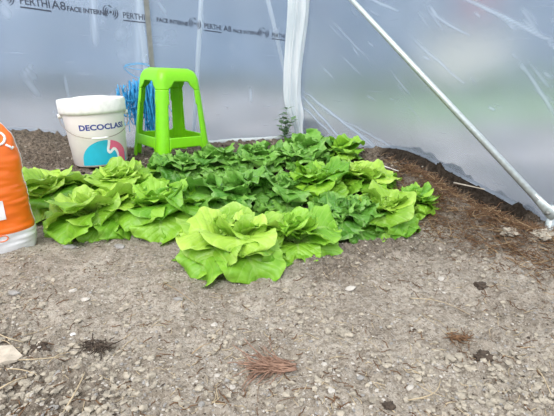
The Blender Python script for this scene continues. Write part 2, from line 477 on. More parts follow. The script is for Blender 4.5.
# rolled hem at the foot of the end film
def hem():
    m = MB(); pts = []
    for i in range(60):
        q = .02 + .78 * i / 59
        p = end_pt(q, 0, .012); p.z = H0(p.x, p.y) + .016 + .001 * math.sin(q * 20); pts.append(p)
    m.tube(pts, .012, 12)
    m.v = [(a, b2, c + .0015 * noise.noise(Vector((a * 30, b2 * 30, c * 80)))) for a, b2, c in m.v]
    tag(m.build('trim_1', plain('white_film_hem', (.72, .78, .80), .35, trans=.3)), 'rolled white hem at the foot of the end film', 'hem', kind='structure')
hem()

# printing on the end film
def text_mesh(txt, size, bold=0.0):
    cu = bpy.data.curves.new('t', 'FONT'); cu.body = txt; cu.size = size; cu.offset = bold * size; cu.resolution_u = 3
    ob = bpy.data.objects.new('t', cu); COL.objects.link(ob)
    dg = bpy.context.evaluated_depsgraph_get()
    me = bpy.data.meshes.new_from_object(ob.evaluated_get(dg))
    vs = [(v.co.x, v.co.y) for v in me.vertices]; fs = [tuple(p.vertices) for p in me.polygons]
    bpy.data.objects.remove(ob); bpy.data.meshes.remove(me)
    return vs, fs
def dense(vs, fs, mx):
    bm = bmesh.new(); bv = [bm.verts.new((x, y, 0)) for x, y in vs]
    for f in fs:
        try: bm.faces.new([bv[i] for i in f])
        except Exception: pass
    bmesh.ops.triangulate(bm, faces=bm.faces[:])
    for _ in range(5):
        es = [e for e in bm.edges if e.calc_length() > mx]
        if not es: break
        bmesh.ops.subdivide_edges(bm, edges=es, cuts=1)
        bmesh.ops.triangulate(bm, faces=bm.faces[:])
    bm.verts.index_update()
    V = [(v.co.x, v.co.y) for v in bm.verts]; Fs = [tuple(v.index for v in f.verts) for f in bm.faces]; bm.free()
    return V, Fs
film_end = bpy.data.objects['wall_end']
def put_print(name, vs, fs, s_left, z0):
    vs, fs = dense(vs, fs, .02)
    V = [end_pt(s_left - x, z0 + y, .003) for x, y in vs]
    mesh_obj(name, V, fs, M['print'], film_end, False)
def logo2d(r):
    vs = []; fs = []
    def disc(cx, cy, rr, n=14):
        a0 = len(vs); vs.extend((cx + rr * math.cos(2 * math.pi * k / n), cy + rr * math.sin(2 * math.pi * k / n)) for k in range(n)); fs.append(tuple(range(a0, a0 + n)))
    def arc(cx, cy, r0, w, t0, t1, n=10):
        a0 = len(vs)
        for k in range(n + 1):
            t = t0 + (t1 - t0) * k / n; ww = w * math.sin(math.pi * (k + .5) / (n + 1))
            for q in (r0 - ww / 2, r0 + ww / 2): vs.append((cx + q * math.cos(t), cy + q * math.sin(t)))
        for k in range(n): fs.append((a0 + 2 * k, a0 + 2 * k + 1, a0 + 2 * k + 3, a0 + 2 * k + 2))
    disc(0, 0, r * .22)
    for q in (.42, .68, .95):
        arc(0, 0, r * q * 1.25, r * .2, R(120), R(240)); arc(0, 0, r * q * 1.25, r * .2, R(-70), R(45))
    arc(-r * .2, r * .5, r * .5, r * .2, R(20), R(110))
    return vs, fs
# the printed line droops towards the corner
def zline(px): return -1.5 + 35.5 * px / 272
def print_at(px, kind, hpx):
    py = zline(px) + 3
    s, z = end_sz(px, py); s2, z2 = end_sz(px, py - hpx); h = abs(z2 - z)
    if kind == 'L':
        v, f = logo2d(h * .62)
    elif kind == 'T1':
        v, f = text_mesh('PERTHI', h * 1.2, .015); v = [(x * .86, y) for x, y in v]
        n0 = len(v); w = h * 3.3
        v = list(v) + [(0, -.45 * h), (w, -.45 * h), (w, -.28 * h), (0, -.28 * h)]; f = list(f) + [(n0, n0 + 1, n0 + 2, n0 + 3)]
    elif kind == 'T2': v, f = text_mesh('A8', h * 1.35, .01)
    else: v, f = text_mesh('FACE INTERNE', h * .95, .035); v = [(x * .93, y) for x, y in v]
    sl = -.075  # slant of the printed line
    s_b, z_b = end_sz(px + 20, zline(px + 20) + 3); k = (z_b - z) / (s - s_b)
    v = [(x, y + k * x) for x, y in v]
    put_print({'L': 'printed_logo', 'T1': 'printed_word', 'T2': 'printed_code', 'T3': 'printed_phrase'}[kind], v, f, s, z + (h * .4 if kind == 'L' else 0))
for (px, kd, h) in [(6, 'L', 11), (20, 'T1', 9), (52, 'T2', 9), (67, 'T3', 7), (111, 'L', 10), (123, 'T1', 7), (156, 'T3', 6), (195, 'L', 8.5), (204, 'T1', 6),
                    (224, 'T2', 6), (234, 'T3', 5), (263, 'L', 7.5), (271, 'T1', 5)]:
    print_at(px, kd, h)

# gathered film bunch at the corner
def gathered():
    m, nt, out = newmat('gathered_polythene'); n = N(nt)
    tc = n('TexCoord').outputs['Object']
    mp = n('Mapping', {'Vector': tc, 'Scale': (30, 30, 2.5)}).outputs[0]
    no = n('TexNoise', {'Vector': mp, 'Scale': 2.0, 'Detail': 3.0}).outputs[0]
    c = mixc(n, ramp(n, no, .3, .7), (.74, .80, .83), (.95, .97, .98))
    b = n('BsdfPrincipled', {'Base Color': c, 'Roughness': .3})
    tr = n('BsdfTranslucent', {'Color': c})
    a = n('MixShader', {0: .5, 1: b.outputs[0], 2: tr.outputs[0]})
    tp = n('BsdfTransparent', {'Color': (.95, .97, 1, 1)})
    mx = n('MixShader', {0: .97, 1: tp.outputs[0], 2: a.outputs[0]})
    nt.links.new(mx.outputs[0], out.inputs[0]); M['gather'] = m
    base = hit_plane(300, 136, Vector((.12, 2.42)), Vector((0, -1)))
    zb = H0(.12, 2.42) - .02
    n1 = 96; rows = 70; vs = []; fs = []
    for j in range(rows + 1):
        t = j / rows; z = zb + (1.65 - zb) * t
        px = 299 - 8 * sm(.02, .18, t) + 5 * sm(.2, .5, t)
        cx = (px - 277) / F * 2.42; cy = 2.40
        w = .022 + .018 * sm(.0, .12, t) + .009 * sm(.2, .5, t) - .010 * math.exp(-((t - .06) / .03) ** 2)
        for k in range(n1):
            a = 2 * math.pi * k / n1
            rr = 1 + .20 * math.sin(a * 7 + t * 4 + math.sin(t * 9)) + .10 * math.sin(a * 13 + 2 - t * 6)
            vs.append((cx + w * rr * math.cos(a), cy + w * .6 * rr * math.sin(a), z))
    for j in range(rows):
        for k in range(n1):
            k2 = (k + 1) % n1
            fs.append((j * n1 + k, j * n1 + k2, (j + 1) * n1 + k2, (j + 1) * n1 + k))
    o = mesh_obj('gathered_film', vs, fs, m)
    tag(o, 'bunched white polythene hanging in the corner where the two film walls meet', 'plastic sheet')
gathered()

# posts and tubes
def vpost(name, px, off, mat, r, label, cat, z1=1.65, lean=0.0, square=False, py=60):
    p = hit_plane(px, py, CORNER + EN * off, EN)
    zb = (H0(p.x, p.y) - .03) if off > 0 else -.08
    b = MB()
    top = Vector((ED.x, ED.y, 0)) * lean
    if square:
        rot = Matrix.Rotation(math.atan2(ED.y, ED.x), 3, 'Z')
        b.box((0, 0, (z1 + zb) / 2), (r * 2, r * 1.6, z1 - zb), rot)
        b.box((0, -.0, z1 - .01), (r * 2.3, r * 2, .012), rot)
    else:
        b.tube([top * ((z - p.z)) + Vector((0, 0, z)) for z in (zb, p.z, z1)], r, 12)
    o = b.build(name, mat, None, not square, (p.x, p.y, 0)); tag(o, label, cat); return o
vpost('steel_post', 151.5, .035, M['post'], .0105, 'dark grey upright steel post by the printed film, behind the lime stool', 'post', square=True)
vpost('support_tube', 145, -.03, M['whitetube'], .012, 'pale upright tube standing in for the lapped film strip next to the dark steel post', 'tube')  # tube drawn in place of the pale lapped film by the post
vpost('support_tube', 199, -.05, M['whitetube'], .011, 'thin white leaning tube outside the film above the stool seat', 'tube', lean=-.12, py=40)
vpost('support_tube', 282, -.05, M['whitetube'], .011, 'white leaning tube outside the film beside the bunched corner sheet', 'tube', lean=.28, py=60)

# diagonal galvanised brace
def brace():
    off = .045
    a = hit_plane(551, 214, CORNER + SN * off, SN); b2 = hit_plane(349, -3, CORNER + SN * off, SN)
    d = (b2 - a).normalized(); a2 = a + d * .05; top = a + d * ((1.6 - a.z) / d.z)
    root = empty('diagonal_brace', a)
    m = MB(); m.tube([a2 - a, top - a], .0108, 20); m.build('pole', M['galv'], root)
    # flattened end
    m = MB(); n3 = Vector((SN.x, SN.y, 0)); side = d.cross(n3).normalized()
    prof = []
    for k in range(7):
        t = k / 6; c = a2 - a + d * (.02 - .085 * t) * 1.0
        th = .0108 * (1 - t) + .0028 * t; wd = .0108 * (1 - t) + .019 * t
        if k == 6: wd = .012
        prof.append([c + side * wd * math.cos(q * math.pi / 8) + n3 * th * math.sin(q * math.pi / 8) for q in range(16)])
    vs = [p for r_ in prof for p in r_]; fs = []
    for i in range(6):
        for q in range(16):
            q2 = (q + 1) % 16; fs.append((i * 16 + q, i * 16 + q2, (i + 1) * 16 + q2, (i + 1) * 16 + q))
    fs.append(tuple(6 * 16 + q for q in range(16)))
    m.add(vs, fs); m.build('flattened_end', M['galv'], root)
    m = MB(); c = a2 - a - d * .045
    m.tube([c - n3 * .012, c + n3 * .016], .006, 6); m.build('bolt', M['post'], root)
    # short ground stake the brace is bolted to
    m = MB(); gz = H0(a.x, a.y)
    m.tube([Vector((c.x, c.y, 0)) - n3 * .012 + Vector((0, 0, gz - .08 - a.z)), Vector((c.x, c.y, 0)) - n3 * .012 + Vector((0, 0, c.z + .02))], .011, 14)
    m.build('ground_stake', M['galv'], root)
    tag(root, 'galvanised steel pole slanting across the side film down to the soil', 'pole')
brace()

# ------------------------------------------------------------------ stool
def stool():
    c = Vector((-.478, 1.85, .098)); Ht = .385
    root = empty('plastic_stool', c); root.rotation_euler = (Matrix.Rotation(R(2.2), 3, 'Y') @ Matrix.Rotation(R(44), 3, 'Z')).to_euler()
    nc = 40; nr = 80
    def halfw(t):     # outer half-width at height t
        w = .133 - .040 * t
        if t > .86: w -= .022 * (1 - math.sqrt(max(0, 1 - ((t - .86) / .14) ** 2.2)))
        return w
    def pt(side, f, t):   # f -1..1 along the side
        w = halfw(t); cr = .030
        x = f * w; y = -w
        e = abs(x) - (w - cr)
        if e > 0:
            # rounded corner: quarter shared between the two sides
            a = (e / cr) * math.pi / 4
            x = math.copysign((w - cr) + cr * math.sin(a), x); y = -(w - cr) - cr * math.cos(a)
        z = t * Ht
        p = Vector((x, y, z)); return Matrix.Rotation(side * math.pi / 2, 3, 'Z') @ p
    hole_hi = .875; hole_lo = .285; ring_lo = .175
    def cls(f, t):
        legf = .60 + .07 * (1 - t)
        af = abs(f)
        if t > hole_hi: return 'seat'
        if t > hole_lo:
            if af < legf:
                # chamfered top corners of the opening
                if t > hole_hi - .085 and af > legf - .30 * (t - (hole_hi - .085)) / .085: return 'seat'
                if t < hole_lo + .02 and af > legf - .05: return 'leg'
                return None
            return 'leg' if t < hole_hi - .085 else 'seat'
        if af > .66: return 'leg'
        if t > ring_lo:
            if t < ring_lo + .03 and af > .60: return 'stretcher'
            return 'stretcher'
        if t > ring_lo - .05 and af > .66 - .10 * (t - ring_lo + .05) / .05: return 'stretcher'
        return None
    fl = [-1 + 2 * i / nc for i in range(nc + 1)]
    groups = {}
    for side in range(4):
        for j in range(nr):
            for i in range(nc):
                fm = (fl[i] + fl[i + 1]) / 2; tm = (j + .5) / nr
                k = cls(fm, tm)
                if not k: continue
                if k == 'leg': key = ('leg', (side + (1 if fm > 0 else 0)) % 4)
                elif k == 'stretcher': key = ('stretcher', side)
                else: key = ('seat', 0)
                groups.setdefault(key, []).append([pt(side, fl[i], j / nr), pt(side, fl[i + 1], j / nr), pt(side, fl[i + 1], (j + 1) / nr), pt(side, fl[i], (j + 1) / nr)])
    for key, quads in groups.items():
        bm = bmesh.new()
        for q in quads: bm.faces.new([bm.verts.new(p) for p in q])
        if key[0] == 'seat':
            w1 = halfw(1.0)
            # seat top, slightly dished, with a handle hole
            n_ = 24
            ring = []
            for side in range(4):
                for i in range(nc): ring.append(pt(side, fl[i], 1.0))
            prev = ring
            for (sc_, dz) in ((.93, .0035), (.75, .001), (.4, -.001), (.09, -.001)):
                nxt = [Vector((p.x * sc_, p.y * sc_, Ht + dz)) for p in ring]
                for i in range(len(ring)):
                    i2 = (i + 1) % len(ring)
                    bm.faces.new([bm.verts.new(x) for x in (prev[i], prev[i2], nxt[i2], nxt[i])])
                prev = nxt
        bmesh.ops.remove_doubles(bm, verts=bm.verts[:], dist=1e-5)
        bmesh.ops.recalc_face_normals(bm, faces=bm.faces[:])
        me = bpy.data.meshes.new(key[0]); bm.to_mesh(me); bm.free()
        me.polygons.foreach_set('use_smooth', [True] * len(me.polygons)); me.materials.append(M['stool'])
        o = bpy.data.objects.new(key[0], me); COL.objects.link(o); o.parent = root
        s = o.modifiers.new('s', 'SOLIDIFY'); s.thickness = .0055; s.offset = -1
    tag(root, 'lime green plastic stool standing on dark soil behind the lettuces', 'stool')
stool()

# ------------------------------------------------------------------ bucket
def bucket():
    c = Vector((-.718, 1.655, .118))
    root = empty('paint_bucket', c, 0); root.scale = (.88, .88, .99); root.rotation_euler = (0, R(-2), 0)
    rb, rt, h = .115, .1315, .265
    def rad(z): return rb + (rt - rb) * z / .255
    b = MB()
    b.lathe([(0.001, .003), (rb - .01, 0), (rb, .006), (rad(.19), .19), (rad(.19) + .0015, .194), (rad(.21), .198), (rad(.235), .235), (rt, .245), (rt - .003, .245), (rb - .004, .01)], 96)
    b.build('body', M['bucket'], root)
    b = MB()
    b.lathe([(rad(.19) + .006, .203), (rt + .0075, .205), (rt + .009, .215), (rt + .0095, .252), (rt + .006, .258), (rt - .004, .260), (rt - .010, .256), (rt - .022, .256), (.085, .262), (.05, .2665), (.001, .268)], 96)
    b.build('lid', M['lid'], root)
    # direction facing the camera
    ang0 = math.atan2(-c.y, -c.x)
    def wrap(x, z, off=.0008):
        r = rad(z) + off; a = ang0 + x / rad(.14)
        return Vector((r * math.cos(a), r * math.sin(a), z))
    def decal(name, vs, fs, mat, off, parent):
        vs, fs = dense(vs, fs, .008)
        me = mesh_obj(name, [wrap(x, z, off) for x, z in vs], fs, mat, parent, True); return me
    body = [o for o in root.children if o.name.startswith('body')][0]
    v, f = text_mesh('DECOCLASS', .0285, .032)
    wd = max(p[0] for p in v) - min(p[0] for p in v); k = .205 / wd
    decal('brand_lettering', [(x * k * 1.0 - .070, z * 1.0 + .145) for x, z in v], f, M['navy'], .0008, body)
    # cyan dome cut by the soil, white S-curve and pink band
    def poly(pts): return pts, [tuple(range(len(pts)))]
    zc = .012; rx, rz = .112, .092; cx = .028
    def yy(x): return zc + rz * math.sqrt(max(0, 1 - ((x - cx) / rx) ** 2))
    def strip(name, xs, lo, hi, mat, off):
        vs = []; fs = []
        for x in xs: vs += [(x, lo(x)), (x, hi(x))]
        for i in range(len(xs) - 1): fs.append((2 * i, 2 * i + 2, 2 * i + 3, 2 * i + 1))
        decal(name, vs, fs, mat, off, body)
    xs = [cx - rx + 2 * rx * i / 40 for i in range(41)]
    strip('printed_dome', xs, lambda x: zc - .003, yy, M['cyan'], .0007)
    xs2 = [.040 + (.128 - .040) * i / 30 for i in range(31)]
    strip('printed_band', xs2, lambda x: zc - .003, lambda x: max(zc, yy(x) if x < cx + rx else zc), M['pink'], .0011)
    # S shape drawn as a ribbon
    path = [(.046, .102), (.042, .085), (.036, .066), (.040, .056), (.050, .058), (.060, .066), (.070, .064), (.078, .052), (.082, .035), (.086, .012), (.088, .004)]
    pp = []
    for i in range(len(path) - 1):
        for q in range(4):
            t = q / 4
            p0 = path[max(i - 1, 0)]; p1 = path[i]; p2 = path[i + 1]; p3 = path[min(i + 2, len(path) - 1)]
            pp.append(tuple(.5 * ((2 * p1[d]) + (-p0[d] + p2[d]) * t + (2 * p0[d] - 5 * p1[d] + 4 * p2[d] - p3[d]) * t * t + (-p0[d] + 3 * p1[d] - 3 * p2[d] + p3[d]) * t ** 3) for d in (0, 1)))
    vs = []; fs = []
    for i, p in enumerate(pp):
        q = pp[min(i + 1, len(pp) - 1)]; o_ = pp[max(i - 1, 0)]
        dx, dy = q[0] - o_[0], q[1] - o_[1]; l = math.hypot(dx, dy) + 1e-9; w = .0055
        vs += [(p[0] - dy / l * w, p[1] + dx / l * w), (p[0] + dy / l * w, p[1] - dx / l * w)]
    for i in range(len(pp) - 1): fs.append((2 * i, 2 * i + 2, 2 * i + 3, 2 * i + 1))
    # the part between cyan and pink left of the S is cyan again
    vc = []; fc = []
    for i, p in enumerate(pp):
        vc += [(p[0], p[1]), (.036 if p[0] > .036 else p[0] - .002, p[1])]
    for i in range(len(pp) - 1): fc.append((2 * i, 2 * i + 2, 2 * i + 3, 2 * i + 1))
    decal('printed_dome_side', vc, fc, M['cyan'], .0014, body)
    decal('printed_curve', vs, fs, M['whiteprint'], .0019, body)
    # wire handle hanging in front
    pts = []; hr = rt + .011
    for i in range(41):
        t = -1 + 2 * i / 40; a = ang0 + R(4) + t * R(86)
        z = .198 - .083 * (1 - abs(t) ** 2.1) ** .95
        r = hr + .004 * (1 - t * t)
        pts.append((r * math.cos(a), r * math.sin(a), z))
    hd = MB(); hd.tube(pts, .0015, 8); hobj = hd.build('handle', M['wire'], root); hobj['label'] = 'thin wire handle'
    g = MB(); g.tube(pts[17:24], .0042, 10); g.build('grip', M['lid'], hobj)['label'] = 'white plastic grip'
    for s_ in (0, 40):
        e = MB(); p = Vector(pts[s_]); q = Vector((p.x, p.y, 0)).normalized()
        e.tube([p - q * .014, p + q * .003], .009, 14); e.build('handle_ear', M['lid'], root)
    tag(root, 'white lidded paint bucket with cyan and pink print, on dark soil', 'bucket')
bucket()

# ------------------------------------------------------------------ blue twine
def twine():
    p = hit_plane(151.5, 100, CORNER + EN * .035, EN)
    root = empty('blue_twine', (p.x, p.y, 0))
    rnd = random.Random(11)
    tx = Vector((ED.x, ED.y, 0)); tn = Vector((EN.x, EN.y, 0))
    def T(a, b2, z): return tx * a + tn * b2 + Vector((0, 0, z))
    W = 2.15 / F     # metres per image px here
    main = MB(); loose = MB(); 
    zmid = .36
    # hanging skein loops either side of the post
    for side, cx, wd, top, bot in ((1, 21, 5, .40, .24), (-1, -2, 4, .44, .17), (1, 13, 3, .42, .17), (1, 4, 3, .45, .16)):
        for i in range(22):
            a0 = (cx + rnd.uniform(-wd, wd)) * W; z0 = top + rnd.uniform(-.05, .02); z1 = bot + rnd.uniform(-.02, .10); b0 = rnd.uniform(.012, .04)
            pts = []
            k = 12; ph = rnd.uniform(0, 6)
            for j in range(k):
                t = j / (k - 1)
                zz = z0 + (z1 - z0) * math.sin(math.pi * t)
                pts.append(T(a0 + wd * W * math.cos(math.pi * t) * rnd.uniform(.7, 1.2) + .004 * math.sin(ph + 9 * t), b0 + .01 * math.sin(t * 7 + ph), zz))
            (main if i % 2 else loose).tube(pts, .0021, 5)
    # wraps round the post
    for i in range(9):
        z = .30 + .02 * i + rnd.uniform(-.01, .01)
        pts = [T(.017 * math.cos(q / 10 * 2 * math.pi), .017 * math.sin(q / 10 * 2 * math.pi), z + .01 * q / 10) for q in range(11)]
        main.tube(pts, .0018, 5)
    def loopx(pxs):
        pts = []
        for (px, py) in pxs:
            q = hit_plane(px, py, CORNER + EN * .06, EN); pts.append(q - Vector((p.x, p.y, 0)))
        return smooth_pts(pts, 5)
    loose.tube(loopx([(150, 66), (140, 64), (130, 65), (124, 67), (127, 71), (134, 76), (146, 80)]), .0016, 5)
    loose.tube(loopx([(148, 64), (138, 63), (128, 64), (125, 66), (130, 68), (142, 70)]), .0012, 5)
    main.tube(loopx([(160, 74), (167, 84), (170, 92), (164, 96), (167, 104), (172, 112)]), .0016, 5)
    loose.tube(loopx([(160, 115), (165, 118), (170, 117), (168, 122)]), .0018, 5)
    loose.tube(loopx([(130, 104), (125, 98), (123, 104), (126, 114), (132, 112)]), .0016, 5)
    loose.tube(loopx([(131, 112), (129, 122), (130, 132)]), .0018, 5)
    main.build('dark_strands', M['twine'], root); loose.build('light_strands', M['twineL'], root)
    tag(root, 'tangled blue twine looped round the upright post behind the stool', 'twine')
def smooth_pts(P, n):
    out = []
    for i in range(len(P) - 1):
        p0 = P[max(i - 1, 0)]; p1 = P[i]; p2 = P[i + 1]; p3 = P[min(i + 2, len(P) - 1)]
        for q in range(n):
            t = q / n
            out.append(.5 * ((2 * p1) + (p2 - p0) * t + (2 * p0 - 5 * p1 + 4 * p2 - p3) * t * t + (3 * p1 - p0 - 3 * p2 + p3) * t ** 3))
    out.append(P[-1]); return out
twine()

# ------------------------------------------------------------------ sack
def sack():
    root = empty('soil_sack', (-.900, 1.015, -.012), R(25))
    hw, dp, ht = .225, .085, .392
    nu, nv = 96, 110
    def fr(u, t):    # u angle 0..2pi, t height 0..1 -> point
        z = t * ht
        # outline: nearly straight sides, rounded shoulders, slightly pinched foot
        w = hw * (1 - .04 * math.sin(math.pi * t)) 
        if t > .68: w *= math.sqrt(max(0, 1 - ((t - .68) / .40) ** 2.2))
        if t < .12: w *= .965 + .035 * t / .12
        d = dp * (.55 + .45 * math.sin(math.pi * min(1, (t + .25) / 1.15)) ** .8) * (1 - .75 * sm(.7, 1.0, t))
        ca, sa = math.cos(u), math.sin(u)
        e = .75
        x = w * math.copysign(abs(ca) ** e, ca); y = d * math.copysign(abs(sa) ** .85, sa)
        wr = .006 * noise.noise(Vector((x * 9 + t * 3, t * 9, 3))) + .0035 * noise.noise(Vector((x * 14, t * 38, u)))
        wr += .003 * math.sin(t * 26 + x * 18) * abs(ca)
        y += math.copysign(wr, sa) if abs(sa) > .05 else 0
        x += wr * .7 * (1 if ca > 0 else -1) * abs(ca)
        return Vector((x, y, z))
    vs = []; fs = []
    for j in range(nv + 1):
        for i in range(nu): vs.append(fr(2 * math.pi * i / nu, j / nv))
    def faces(lo, hi):
        out = []
        for j in range(lo, hi):
            for i in range(nu):
                i2 = (i + 1) % nu; out.append((j * nu + i, j * nu + i2, (j + 1) * nu + i2, (j + 1) * nu + i))
        return out
    js = int(nv * .18)
    def sub(name, fs_, mat):
        used = sorted({i for f in fs_ for i in f}); mp = {a: k for k, a in enumerate(used)}
        return mesh_obj(name, [vs[a] for a in used], [tuple(mp[i] for i in f) for f in fs_], mat, root)
    up = sub('orange_sleeve', faces(js, nv), M['orange'])
    lo_ = sub('white_foot', faces(0, js) + [tuple(range(nu))[::-1]], M['sackwhite'])
    # edge seam down the right side
    m = MB(); m.tube([fr(.22, t / 60) + Vector((.0015, 0, 0)) for t in range(10, 57)], .0022, 6); m.build('side_seam', M['sackwhite'], up)
    def onfront(x, z, off=.0022):
        t = z / ht
        # find angle whose x matches
        best = min((abs(fr(-math.pi * k / 240, t).x - x), -math.pi * k / 240) for k in range(1, 240))
        p = fr(best[1], t); return Vector((x, p.y - off, z))
    # white ring letters on the shoulder
    v, f = text_mesh('OO', .045, .012)
    m = MB()
    for (cx, cz, r0) in ((.182, .318, .0145), (.158, .340, .015), (.13, .36, .015)):
        pts = [onfront(cx + r0 * math.cos(a) * .95, cz + r0 * math.sin(a), .003) for a in [2 * math.pi * k / 24 for k in range(25)]]
        m.tube(pts, .0032, 6)
    m.tube([onfront(x, z, .003) for x, z in ((.196, .302), (.204, .296), (.207, .290), (.210, .294))], .0032, 6)
    m.build('white_lettering', M['whiteprint'], up)
    vs2 = []; fs2 = []; xs = [.04 + .128 * i / 10 for i in range(11)]; zs = [.110 + .052 * k / 6 for k in range(7)]
    for z in zs:
        for x in xs: vs2.append(onfront(x, z, .002))
    for k in range(6):
        for i in range(10): a = k * 11 + i; fs2.append((a, a + 1, a + 12, a + 11))
    mesh_obj('white_panel', vs2, fs2, M['whiteprint'], up)
    m = MB(); cx, cz, r0 = .150, .058, .0085
    m.tube([onfront(cx + r0 * math.cos(a) * 1.5, cz + r0 * math.sin(a), .002) for a in [2 * math.pi * k / 20 for k in range(21)]], .0013, 6)
    m.build('orange_emblem', M['orange'], lo_)
    tag(root, 'orange and white plastic sack of potting soil standing beside the lettuces', 'sack')
sack()

# ------------------------------------------------------------------ lettuces
def leaf_mesh(name, L, W, th0, th1, cup, ruf, nw, serr, seed, mat, bend=1.0, nu=26, nv=20, crk=.0022):
    rnd = random.Random(seed); ph = rnd.uniform(0, 6.28); ph2 = rnd.uniform(0, 6.28); ph3 = rnd.uniform(0, 6.28)
    sway = rnd.uniform(-.25, .25)
    r = 0.0; z = 0.0; line = []
    for i in range(nu + 1):
        u = i / nu; th = R(th0 + (th1 - th0) * u ** bend)
        line.append((r, z, th)); r += math.cos(th) * L / nu; z += math.sin(th) * L / nu
    vs = []; uv = []; fs = []
    for i, (r, z, th) in enumerate(line):
        u = i / nu
        if u < .58: w = .20 + .80 * sm(-.05, .58, u)
        else: w = max(.0, 1 - ((u - .58) / .42) ** 3.4) ** .55
        w = max(w, .10) * W
        nr_ = Vector((-math.sin(th), 0, math.cos(th))); tg = Vector((math.cos(th), 0, math.sin(th)))
        for j in range(nv + 1):
            v = -1 + 2 * j / nv; av = abs(v)
            sgn = 1 if v > 0 else -1
            lw = v * w
            lw *= 1 + serr * av ** 3 * (math.sin(u * 46 + ph + sgn) * .6 + noise.noise(Vector((u * 22, sgn * 4, seed))) * .9)
            tipx = L * .045 * (math.cos(v * 1.4) - 1) * 2 * u ** 3         # rounded tip
            if u > .8: tipx += L * serr * .35 * math.sin(v * 9 + ph2) * (u - .8) / .2
            off = cup * av ** 1.8 * w
            amp = ruf * (u ** 1.1) * av ** 2
            off += amp * math.sin(nw * 2 * math.pi * u + ph + sgn * 1.1) + amp * .45 * av * math.sin((nw * 2.7 + 1) * 2 * math.pi * u + ph3 + sgn)
            off += .008 * u * noise.noise(Vector((lw * 16, u * L * 16, seed * 7.7)))
            off += ruf * .5 * sm(.6, 1, u) * math.sin(v * 5.0 + ph2)
            off += crk * noise.noise(Vector((lw * 60, u * L * 60, seed * 3.1))) * 2.0
            off += -.0025 * max(0, 1 - av * 6) 
            p = Vector((r, 0, z)) + tg * tipx + nr_ * off
            p.y = lw + sway * W * u * u
            vs.append(p); uv.append(((v + 1) / 2, u))
    for i in range(nu):
        for j in range(nv):
            a = i * (nv + 1) + j; fs.append((a, a + nv + 1, a + nv + 2, a + 1))
    me = bpy.data.meshes.new(name); me.from_pydata(vs, [], fs); me.update()
    me.polygons.foreach_set('use_smooth', [True] * len(me.polygons)); me.materials.append(mat)
    ul = me.uv_layers.new(name='UVMap')
    for lp in me.loops: ul.data[lp.index].uv = uv[lp.vertex_index]
    return me
KINDS = {}
def kind(key, mat, wide, ruf, serr, crk):
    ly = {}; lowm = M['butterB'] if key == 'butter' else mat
    # size 1 = plant of 0.26 m spread
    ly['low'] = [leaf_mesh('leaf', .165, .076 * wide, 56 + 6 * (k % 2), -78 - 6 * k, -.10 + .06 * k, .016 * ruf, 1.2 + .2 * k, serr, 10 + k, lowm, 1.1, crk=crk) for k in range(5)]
    ly['mid'] = [leaf_mesh('leaf', .150, .088 * wide, 70, -34 - 10 * k, .10 + .03 * k, .012 * ruf, .9 + .3 * k, serr, 20 + k, mat, 1.25, crk=crk) for k in range(5)]
    ly['up'] = [leaf_mesh('leaf', .122, .076 * wide, 82, -5 - 9 * k, .30, .010 * ruf, 1.1 + .3 * k, serr, 30 + k, mat, 1.4, crk=crk) for k in range(5)]
    ly['in'] = [leaf_mesh('leaf', .092, .050 * wide, 86, 40 - 10 * k, .42, .010 * ruf, 1.4, serr, 40 + k, mat, 1.2, crk=crk) for k in range(4)]
    KINDS[key] = (ly, mat, wide, ruf, serr, crk)
kind('butter', M['butter'], 1.0, 1.0, .012, .0018)
kind('butterB', M['butterB'], 1.0, 1.1, .015, .0020)
kind('frill', M['frill'], .92, 1.45, .16, .0042)

def heart_mesh(key, seed):
    ly, mat, wide, ruf, serr, crk = KINDS[key]
    rnd = random.Random(seed); bm = bmesh.new(); uvl = bm.loops.layers.uv.new('UVMap')
    for k in range(7):
        me = leaf_mesh('t', .066 + .006 * (k % 3), .030 * wide, 88, 95 + 14 * (k % 2) - (18 if k > 4 else 0), .9, .006 * ruf, 1.8, serr, seed * 10 + k, mat, nu=10, nv=8, crk=crk)
        az = k * 2.4 + rnd.uniform(-.2, .2); Mx = Matrix.Rotation(az, 4, 'Z') @ Matrix.Translation((.006 + .0028 * k, 0, .012 - .002 * k))
        n0 = len(bm.verts)
        bm.from_mesh(me); bm.verts.ensure_lookup_table()
        bmesh.ops.transform(bm, matrix=Mx, verts=bm.verts[n0:])
        bpy.data.meshes.remove(me)
    me = bpy.data.meshes.new('heart'); bm.to_mesh(me); bm.free(); me.materials.append(mat)
    me.polygons.foreach_set('use_smooth', [True] * len(me.polygons)); return me
HEARTS = {k: [heart_mesh(k, s) for s in (3, 5)] for k in KINDS}

